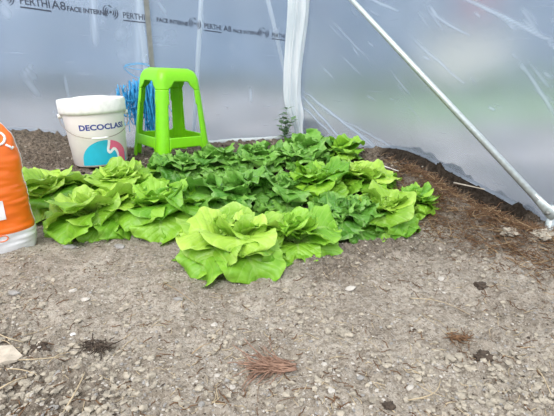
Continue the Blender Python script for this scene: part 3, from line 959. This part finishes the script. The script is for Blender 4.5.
def lettuce(px, py, wpx, key, label, seed, up=.075, hs=1.0, group='lettuces growing in the bed', dens=(9, 7, 5, 4), squash=1.0):
    """crown seen at a pixel; wpx its spread"""
    c = ground(px, py, up * wpx / 95)
    spread = wpx * c.y * (1.04 if key == 'frill' else 1.05) / F
    s = spread / .262
    root = empty('lettuce', (c.x, c.y, c.z + .002), random.Random(seed).uniform(0, 6.28))
    rnd = random.Random(seed); ly = KINDS[key][0]
    tag(root, label, 'lettuce', group)
    az = rnd.uniform(0, 6.28)
    for layer, n, r0, z0 in (('low', dens[0], .012, .010), ('mid', dens[1], .010, .018), ('up', dens[2], .008, .022), ('in', dens[3], .006, .024)):
        for k in range(n):
            az = k * 2 * math.pi / n + rnd.uniform(-.22, .22) + {'low': 0, 'mid': .4, 'up': .1, 'in': .5}[layer]
            o = bpy.data.objects.new('leaf', rnd.choice(ly[layer])); COL.objects.link(o); o.parent = root
            sc_ = s * rnd.uniform(.84, 1.10)
            o.scale = (sc_, sc_ * rnd.uniform(.85, 1.12), sc_ * hs * rnd.uniform(.9, 1.1))
            o.rotation_euler = (rnd.uniform(-.32, .32), rnd.uniform(-.22, .26), az)
            o.location = (r0 * s * math.cos(az), r0 * s * math.sin(az), z0 * s)
    o = bpy.data.objects.new('heart', rnd.choice(HEARTS[key])); COL.objects.link(o); o.parent = root
    o.scale = (s, s, s * hs); o.location = (0, 0, .024 * s)
    return root

LET = [
 (233, 230, 106, 'butter', 'largest pale green butterhead lettuce, nearest the camera with wide open leaves', 1, {}),
 (296, 228, 80, 'butterB', 'mid green smooth lettuce touching the largest one, with a broad drooping leaf', 2, {}),
 (98, 206, 92, 'butter', 'pale green lettuce with big curled leaves above two flat grey stones', 3, {}),
 (166, 203, 88, 'butterB', 'loose green lettuce between the largest lettuce and the one above the flat stones', 4, {}),
 (52, 189, 72, 'butter', 'light green lettuce growing right beside the orange sack', 5, {}),
 (120, 181, 66, 'butter', 'light green lettuce directly in front of the white paint bucket', 6, {}),
 (178, 168, 54, 'frill', 'small frilly green lettuce in front of the near stool leg', 7, {}),
 (216, 162, 54, 'frill', 'small frilly green lettuce just past the stool, in the back row', 8, {}),
 (257, 158, 52, 'frill', 'frilly green lettuce in the back row, below the white film hem', 9, {}),
 (285, 160, 44, 'frill', 'narrow frilly lettuce in the back row, below the weed in the corner', 10, {}),
 (310, 152, 58, 'frill', 'dark green frilly lettuce under the bunched corner sheet', 11, {}),
 (340, 153, 46, 'butterB', 'yellow-green lettuce at the far end of the back row by the side film', 12, {}),
 (233, 192, 86, 'frill', 'wide toothed-leaf lettuce directly behind the largest butterhead', 13, {}),
 (282, 190, 64, 'frill', 'blue-green toothed lettuce in the middle of the bed', 14, {}),
 (320, 182, 66, 'butterB', 'bright green smooth lettuce in the middle, behind the big toothed one', 15, {}),
 (345, 211, 80, 'frill', 'big toothed-leaf lettuce drooping onto bare soil in the front row', 16, {}),
 (366, 178, 58, 'butter', 'yellow-green lettuce near the white stick by the side film', 17, {}),
 (383, 208, 72, 'butter', 'bright yellow-green lettuce with low spreading leaves beside the big toothed one', 18, {}),
 (415, 200, 46, 'butterB', 'small green lettuce with upright pointed leaves at the brown mulch', 19, {'hs': 1.15}),
 (143, 190, 50, 'butterB', 'half-hidden green lettuce between the bucket lettuce and the loose front one', 20, {}),
]
for (px, py, w, k, lab, sd, kw) in LET:
    lettuce(px, py, w, k, lab, sd, **kw)

# weed in the corner
def weed():
    p = hit_plane(285, 128, Vector((0, 2.33)), Vector((0, -1))); gx, gy = p.x, 2.33
    root = empty('weed', (gx, gy, H0(gx, gy)))
    rnd = random.Random(5); st = MB(); lf = MB()
    for s_ in range(3):
        dx = rnd.uniform(-.03, .03); top = .17 - .03 * s_
        pts = [Vector((dx * t * 1.2, rnd.uniform(-.004, .004), top * t)) for t in [i / 6 for i in range(7)]]
        st.tube(pts, .0022, 5, taper=.4)
        for i in range(1, 7):
            for q in range(3):
                a = rnd.uniform(0, 6.28); L = rnd.uniform(.032, .055); w = L * .34
                b0 = pts[i]; d = Vector((math.cos(a), math.sin(a) * .8, rnd.uniform(-.1, .6))).normalized(); sd = d.cross(Vector((0, 0, 1))).normalized()
                lf.add([b0, b0 + d * L * .45 + sd * w, b0 + d * L - Vector((0, 0, .006)), b0 + d * L * .45 - sd * w], [(0, 1, 2), (0, 2, 3)])
    st.build('stem', M['weed'], root); lf.build('foliage', M['weed'], root)
    tag(root, 'grey-green weed growing beside the bunched corner sheet', 'weed')
weed()

# ------------------------------------------------------------------ stones, clods, litter
def blob(seed, sx, sy, sz, sub=3, rough=.25, ang=0.0):
    rnd = random.Random(seed); bm = bmesh.new(); bmesh.ops.create_icosphere(bm, subdivisions=sub, radius=1)
    o3 = Vector((rnd.uniform(0, 50), rnd.uniform(0, 50), 0))
    for v in bm.verts:
        d = v.co.normalized(); k = 1 + rough * noise.noise(d * 1.6 + o3) + rough * .4 * noise.noise(d * 4 + o3)
        # chip flat facets
        for q in range(4):
            nn = Vector((math.sin(seed * 3.3 + q * 2), math.cos(seed * 1.7 + q * 3), math.sin(q * 5 + seed))).normalized()
            if d.dot(nn) > .72: k *= .72 / d.dot(nn) * .98 + .02
        v.co = Vector((d.x * k * sx, d.y * k * sy, d.z * k * sz))
    Mr = Matrix.Rotation(ang, 3, 'Z')
    for v in bm.verts: v.co = Mr @ v.co
    bm.verts.index_update()
    r = ([v.co.copy() for v in bm.verts], [tuple(v.index for v in f.verts) for f in bm.faces]); bm.free(); return r
def stone(name, px, py, wpx, asp, flat, mat, label, cat, seed, ang=0.0, group=None, rough=.25):
    c = ground(px, py); s = wpx * c.y / F / 2
    vs, fs = blob(seed, s, s * asp, s * flat, 3 if name == 'stone' else 4, rough, ang)
    if name != 'stone': vs = [v * (1 + .30 * noise.noise(v * (3.2 / s)) + .22 * noise.noise(v * (8 / s))) for v in vs]
    o = mesh_obj(name, vs, fs, M[mat], None, False if name == 'stone' else True, (c.x, c.y, H(c.x, c.y) + s * flat * .35))
    tag(o, label, cat, group)
ST = [
 ('stone', 70, 248, 15, .6, .35, 'stone', 'flat grey stone nearest the orange sack, under the curled lettuce', 'stone', .1),
 ('stone', 120, 249, 14, .6, .35, 'stone', 'flat grey stone at the foot of the front row, between two lettuces', 'stone', -.5),
 ('stone', 350, 292, 14, .55, .35, 'stonepale', 'flat pale stone alone on bare soil below the big toothed lettuce', 'stone', .4),
 ('stone', 331, 392, 9, 1.6, .5, 'stonepale', 'upright pale pointed stone beside the pinkish dry root', 'stone', .15),
 ('stone', 15, 297, 13, .7, .45, 'stone', 'rounded grey stone at the frame edge below the orange sack', 'stone', 0),
 ('stone', 86, 301, 10, .8, .5, 'stonepale', 'pale stone, the lower of two close together below the flat stones', 'stone', .6),
 ('stone', 73, 292, 9, .8, .5, 'stonepale', 'pale stone, the upper of two close together below the flat stones', 'stone', .2),
 ('stone', 73, 334, 6, .8, .5, 'whiteprint', 'tiny white chip above the dark clump of rotted leaves', 'stone', .7),
 ('stone', 178, 302, 13, .5, .4, 'stone', 'long thin grey stone in the middle of the bare soil, below the largest lettuce', 'stone', -.4),
 ('stone', 214, 326, 9, .9, .5, 'stonepale', 'pale stone directly below the largest lettuce, halfway to the frame edge', 'stone', .5),
 ('stone', 232, 387, 9, .8, .5, 'stonepale', 'pale stone just beside the pinkish root, the upper of two', 'stone', .5),
 ('stone', 202, 405, 10, .9, .5, 'stone', 'grey stone near the bottom edge, between straw and pinkish root', 'stone', 1.5),
 ('stone', 217, 375, 8, .7, .5, 'stonepale', 'small pale stone a little above the pinkish root tip', 'stone', 0),
 ('stone', 361, 379, 11, .7, .5, 'stone', 'grey stone to the side of the upright pale stone', 'stone', .3),
 ('stone', 324, 365, 9, .8, .5, 'stonepale', 'pale stone at the thick end of the pinkish dry root', 'stone', .3),
 ('stone', 410, 389, 12, .7, .5, 'stonepale', 'long buff stone among thin straws near the bottom edge', 'stone', .7),
 ('stone', 441, 279, 9, .7, .5, 'stonepale', 'small pale stone on bare soil below the brown mulch', 'stone', .7),
 ('stone', 50, 410, 22, .5, .3, 'stone', 'wide flat grey stone at the bottom edge near the straws', 'stone', .5),
 ('stone', 58, 374, 10, .8, .5, 'stone', 'grey stone among clods beside the pale piece of wood', 'stone', .5),
 ('soil_clod', 484, 357, 22, .7, .5, 'clodD', 'largest dark soil clod on the bare ground, toward the frame edge', 'soil clod', .5),
 ('soil_clod', 344, 338, 20, .6, .4, 'clod', 'elongated brown soil clod above the upright pale stone', 'soil clod', -.3),
 ('soil_clod', 540, 243, 26, .7, .5, 'clod', 'big brown soil clod below the foot of the diagonal pole', 'soil clod', .2),
 ('soil_clod', 508, 240, 22, .7, .45, 'clod', 'brown soil clod along the lower rim of the mulch', 'soil clod', .7),
 ('soil_clod', 389, 406, 16, .8, .6, 'clodD', 'dark soil clod at the bottom edge among thin straws', 'soil clod', .7),
 ('soil_clod', 480, 290, 15, .8, .5, 'clodD', 'small dark soil clod between the mulch and the largest clod', 'soil clod', .7),
 ('soil_clod', 40, 351, 20, .7, .5, 'clodD', 'dark soil clod just behind the pale piece of wood', 'soil clod', .2),
 ('soil_clod', 310, 135, 26, .6, .8, 'clodD', 'dark lump standing in for the dark gap in the corner beside the bunched sheet', 'soil clod', .2),  # lump added to stand in for the dark hole at the corner base
]
for i, (nm, px, py, w, asp, fl_, mt, lab, cat, an) in enumerate(ST):
    stone(nm, px, py, w, asp, fl_, mt, lab, cat, 100 + i, an, None, .25 if nm == 'stone' else .6)

# gravel and crumbs: uncountable
def gravel(name, spec, label, seed):
    rnd = random.Random(seed); b = MB(); mi = []
    shapes = [blob(900 + k, 1, rnd.uniform(.45, 1), rnd.uniform(.3, .7), 1, .7) for k in range(8)]
    for q, (mat, count, smin, smax) in enumerate(spec):
        for i in range(count):
            px = rnd.uniform(-15, 570); py = 416 - 286 * rnd.random() ** 1.15 + 12
            if q > 1: py = rnd.uniform(126, 175)
            d = ray(px, py); t = CAM_H / -d.z
            x, y = d.x * t, d.y * t
            if y > 1.2:
                t = (CAM_H - H0(x * .8, y * .8)) / -d.z; x, y = d.x * t, d.y * t
            if dside(x, y) < .03 or dend(x, y) < .04 or y > 2.4: continue
            if q > 1 and (y < 1.35 or math.hypot(x + .718, y - 1.655) < .13): continue
            if q == 0 and mat == 'clod' and rnd.random() > .25 + 1.2 * sm(-.1, .35, nz(x, y, 20, 3.2)): continue
            s = (smin + (smax - smin) * rnd.random() ** 3) * rnd.uniform(.8, 1.2)
            vs, fs = shapes[rnd.randrange(8)]; a = rnd.uniform(0, 6.28); ca, sa = math.cos(a), math.sin(a); z = H(x, y)
            b.add([(x + s * (v.x * ca - v.y * sa), y + s * (v.x * sa + v.y * ca), z + s * (v.z + .2)) for v in vs], fs); mi += [q] * len(fs)
    o = b.build(name, M[spec[0][0]], None, False)
    for sp_ in spec[1:]: o.data.materials.append(M[sp_[0]])
    o.data.polygons.foreach_set('material_index', mi)
    tag(o, label, 'gravel', kind='stuff')
gravel('gravel', [('stonepale', 3800, .0007, .0042), ('stone', 3000, .0007, .0042)], 'fine grey and pale gravel scattered over the soil', 1)
gravel('soil_crumbs', [('clod', 9500, .0010, .0095), ('clodD', 700, .0008, .0042), ('clodD', 2600, .002, .017), ('clod', 1300, .002, .013)], 'brown soil crumbs scattered over the bed', 3)

def fibre_pts(c, L, a, rnd, curl=.8, lift=.25, n=5):
    pts = [Vector(c)]; e = rnd.uniform(0, lift)
    for k in range(n):
        a += rnd.gauss(0, curl / n * 1.5); e += rnd.gauss(0, .15)
        pts.append(pts[-1] + Vector((math.cos(a) * math.cos(e), math.sin(a) * math.cos(e), math.sin(e))) * (L / n))
    return pts
# fine straw litter
def litter():
    rnd = random.Random(8)
    for (nm, mat, cnt, rad_, lab) in (('straw_litter', 'straw', 650, .0006, 'short dry straw bits scattered thinly over the bare soil'),
                                      ('root_litter', 'mulch', 500, .0007, 'thin brown rootlets scattered thinly over the soil')):
        b = MB()
        for i in range(cnt):
            px = rnd.uniform(-5, 560); py = rnd.uniform(250, 430) if rnd.random() < .75 else rnd.uniform(140, 250)
            c = ground(px, py); 
            if dside(c.x, c.y) < .03 or dend(c.x, c.y) < .05: continue
            L = rnd.uniform(.006, .030); a = rnd.uniform(0, 3.14)
            pts = []
            for k in range(4):
                x = c.x + math.cos(a) * L * k / 3; y = c.y + math.sin(a) * L * k / 3; a += rnd.gauss(0, .15)
                pts.append((x, y, H(x, y) + .0015))
            b.tube(pts, rad_ * rnd.uniform(.6, 1.4), 4)
        tag(b.build(nm, M[mat]), lab, 'litter', kind='stuff')
litter()

# brown mulch heap along the side film
def mulch():
    rnd = random.Random(21)
    for nm, mat, cnt, lab in (('dried_root_mulch', 'mulch', 6000, 'heap of dark brown dried roots along the side film'),
                              ('dry_grass_mulch', 'mulchL', 1300, 'tan dry grass mixed into the brown heap along the side film')):
        b = MB()
        for i in range(cnt):
            s = rnd.uniform(.62, 1.75); w = .075 + abs(rnd.gauss(0, .11))
            wmax = .06 + .24 * sm(.85, 1.15, s)
            if w > wmax + .05 or rnd.random() > sm(.86, 1.15, s) * (.35 + .9 * sm(-.2, .3, nz(s, w, 3, 14))) + .02: continue
            p = CORNER + SD * s + SN * w
            mound = .022 * sm(.75, 1.05, s) * math.exp(-((w - .15) / .09) ** 2)
            z = H(p.x, p.y) + rnd.random() * mound
            b.tube(fibre_pts((p.x, p.y, z), rnd.uniform(.015, .055), rnd.uniform(0, 6.28), rnd, 1.3, .3), rnd.uniform(.0006, .0014), 4, taper=.5)
        tag(b.build(nm, M[mat]), lab, 'mulch', kind='stuff')
mulch()

# named straws and sticks
def strawline(name, a, b2, r, mat, label, cat='straw', group=None, bend=.0, lift=.004):
    A = ground(*a); B = ground(*b2); pts = []
    for k in range(8):
        t = k / 7; x = A.x + (B.x - A.x) * t + bend * math.sin(math.pi * t) * (B.y - A.y); y = A.y + (B.y - A.y) * t - bend * math.sin(math.pi * t) * (B.x - A.x)
        zz = H(A.x, A.y) * (1 - t) + H(B.x, B.y) * t + (.006 if 'white' in name else .002 + .004 * math.sin(math.pi * t))
        pts.append((x, y, zz + lift))
    m = MB(); m.tube(pts, r, 6, taper=.55); tag(m.build(name, M[mat]), label, cat, group)
strawline('stick', (66, 414), (86, 377), .0016, 'straw', 'long split straw stalk rising from the bottom edge by the wide flat stone', bend=.05)
strawline('straw_stalk', (20, 366), (66, 358), .0012, 'straw', 'straw stalk lying across the clods behind the pale piece of wood', bend=.1)
strawline('straw_stalk', (-2, 375), (40, 377), .0013, 'straw', 'straw stalk touching the near edge of the pale piece of wood', bend=-.05)
strawline('straw_stalk', (-2, 398), (26, 380), .0018, 'straw', 'thick straw stalk running out of the frame below the pale piece of wood', bend=.05)
strawline('straw_stalk', (-2, 338), (24, 346), .0012, 'straw', 'straw stalk at the frame edge above the pale piece of wood', bend=.1)
strawline('straw_stalk', (2, 344), (14, 352), .001, 'straw', 'short straw stalk touching the upper edge of the pale piece of wood')
strawline('wood_sliver', (39, 352), (46, 342), .0028, 'bark', 'short thick tan sliver of wood beside the dark clod', 'wood sliver')
strawline('straw_stalk', (48, 366), (72, 352), .0009, 'straw', 'thin straw pointing from the clods toward the dark rotted clump', bend=-.1)
strawline('straw_stalk', (192, 356), (212, 344), .0009, 'mulchL', 'thin brown stalk on bare soil above the pinkish root')
strawline('straw_stalk', (408, 402), (440, 380), .0010, 'straw', 'bent straw arching beside the long buff stone', bend=.2)
strawline('straw_stalk', (416, 388), (446, 399), .0008, 'straw', 'thin straw crossing the soil past the long buff stone', bend=.2)
strawline('straw_stalk', (410, 300), (470, 318), .0009, 'straw', 'long curved pale straw in the middle of the bare ground', bend=-.12)
strawline('straw_stalk', (536, 372), (550, 400), .0012, 'straw', 'pale straw near the frame edge below the largest dark clod')
strawline('straw_stalk', (166, 290), (196, 306), .0008, 'mulchL', 'thin brown stalk resting by the long thin grey stone')
strawline('white_stick', (374, 164), (398, 176), .0028, 'whiteprint', 'white stick lying between the yellow-green lettuce and the side film', 'stick')
strawline('white_stick', (452, 196), (482, 207), .0030, 'bark', 'pale peeled stick lying on the brown mulch heap', 'stick', lift=.035)

# pale wood piece
def wood():
    pts = [(-6, 352), (14, 352), (24, 361), (18, 366), (8, 368), (-6, 372)]
    P = [ground(*p) for p in pts]; c = P[0].copy(); z0 = max(H(p.x, p.y) for p in P[1:]) + .004
    n = len(P); vs = [(p.x, p.y, z0 - .006 + .002 * (i % 2)) for i, p in enumerate(P)] + [(p.x, p.y, z0 + .002 * math.sin(i * 2)) for i, p in enumerate(P)]
    fs = [tuple(range(n))[::-1], tuple(range(n, 2 * n))] + [(i, (i + 1) % n, n + (i + 1) % n, n + i) for i in range(n)]
    tag(mesh_obj('wood_piece', vs, fs, M['bark'], None, False), 'flat pale piece of weathered wood lying among straws at the frame edge', 'wood')
wood()

# pinkish dried root bundle
def dry_root(name, px, py, n, spreadx, mat, label, cat, seed, aim=None, L0=.03):
    rnd = random.Random(seed); c = ground(px, py); b = MB()
    c.z = H(c.x, c.y)
    for i in range(n):
        a = (math.pi + .15 + rnd.gauss(0, .17)) if aim else rnd.uniform(0, 6.28)
        st = c + Vector((rnd.uniform(-spreadx, spreadx) * (.9 if aim else 1), rnd.gauss(0, spreadx * .28), rnd.uniform(.001, .009)))
        if aim: st.x += spreadx * .3
        b.tube(fibre_pts(st, rnd.uniform(.5, 1.5) * L0, a, rnd, .9, .12, 6), rnd.uniform(.0008, .0019), 5, taper=.4)
    vs, fs = blob(seed, spreadx * .75, spreadx * .33, .006, 3, .5)
    b.add([(v.x + c.x + (spreadx * .25 if aim else 0), v.y + c.y, v.z + c.z + .003) for v in vs], fs)
    tag(b.build(name, M[mat]), label, cat)
dry_root('dried_root', 278, 369, 110, .026, 'root', 'pinkish brown dried root bundle on bare soil near the bottom edge', 'root', 3, True, .050)
dry_root('rotted_clump', 96, 347, 60, .024, 'clodD', 'dark clump of rotted leaves and fibres on the bare soil', 'clump', 4, None, .018)
dry_root('dried_root', 458, 338, 26, .02, 'mulch', 'loose brown rootlets beside the largest dark clod', 'root', 6, None, .02)

# ------------------------------------------------------------------ light
w = bpy.data.worlds.new('World'); sc.world = w; w.use_nodes = True
nt = w.node_tree; nt.nodes.clear(); n = N(nt)
tc = n('TexCoord').outputs['Generated']; sz = n('SeparateXYZ', {0: tc}).outputs[2]
cl = n('TexNoise', {'Vector': tc, 'Scale': 2.0, 'Detail': 4.0}).outputs[0]
c = mixc(n, ramp(n, sz, -.05, .9), (.74, .81, .92), (1.0, .99, .96))
c = mixc(n, ramp(n, cl, .4, .7, 0, .3), c, (1.0, 1.0, 1.0))
bg = n('Background', {'Color': c, 'Strength': 1.15}); o = n('OutputWorld', {0: bg.outputs[0]})
sd = bpy.data.lights.new('Sun', 'SUN'); sd.energy = 1.75; sd.angle = R(35); sd.color = (1, .985, .95)
so = bpy.data.objects.new('Sun', sd); COL.objects.link(so); so.rotation_euler = (R(42), R(-12), 0)

cam = bpy.data.cameras.new('Camera'); cam.sensor_width = 36; cam.lens = F / 554 * 36; cam.clip_start = .02; cam.clip_end = 200
co = bpy.data.objects.new('Camera', cam); COL.objects.link(co); co.location = (0, 0, CAM_H); co.rotation_euler = (math.pi / 2 - PITCH, 0, 0)
sc.camera = co
sc.view_settings.view_transform = 'Standard'; sc.view_settings.look = 'None'; sc.view_settings.gamma = 1; sc.view_settings.exposure = 0.55
sc.view_settings.use_curve_mapping = False
sc.cycles.max_bounces = 8; sc.cycles.transparent_max_bounces = 12
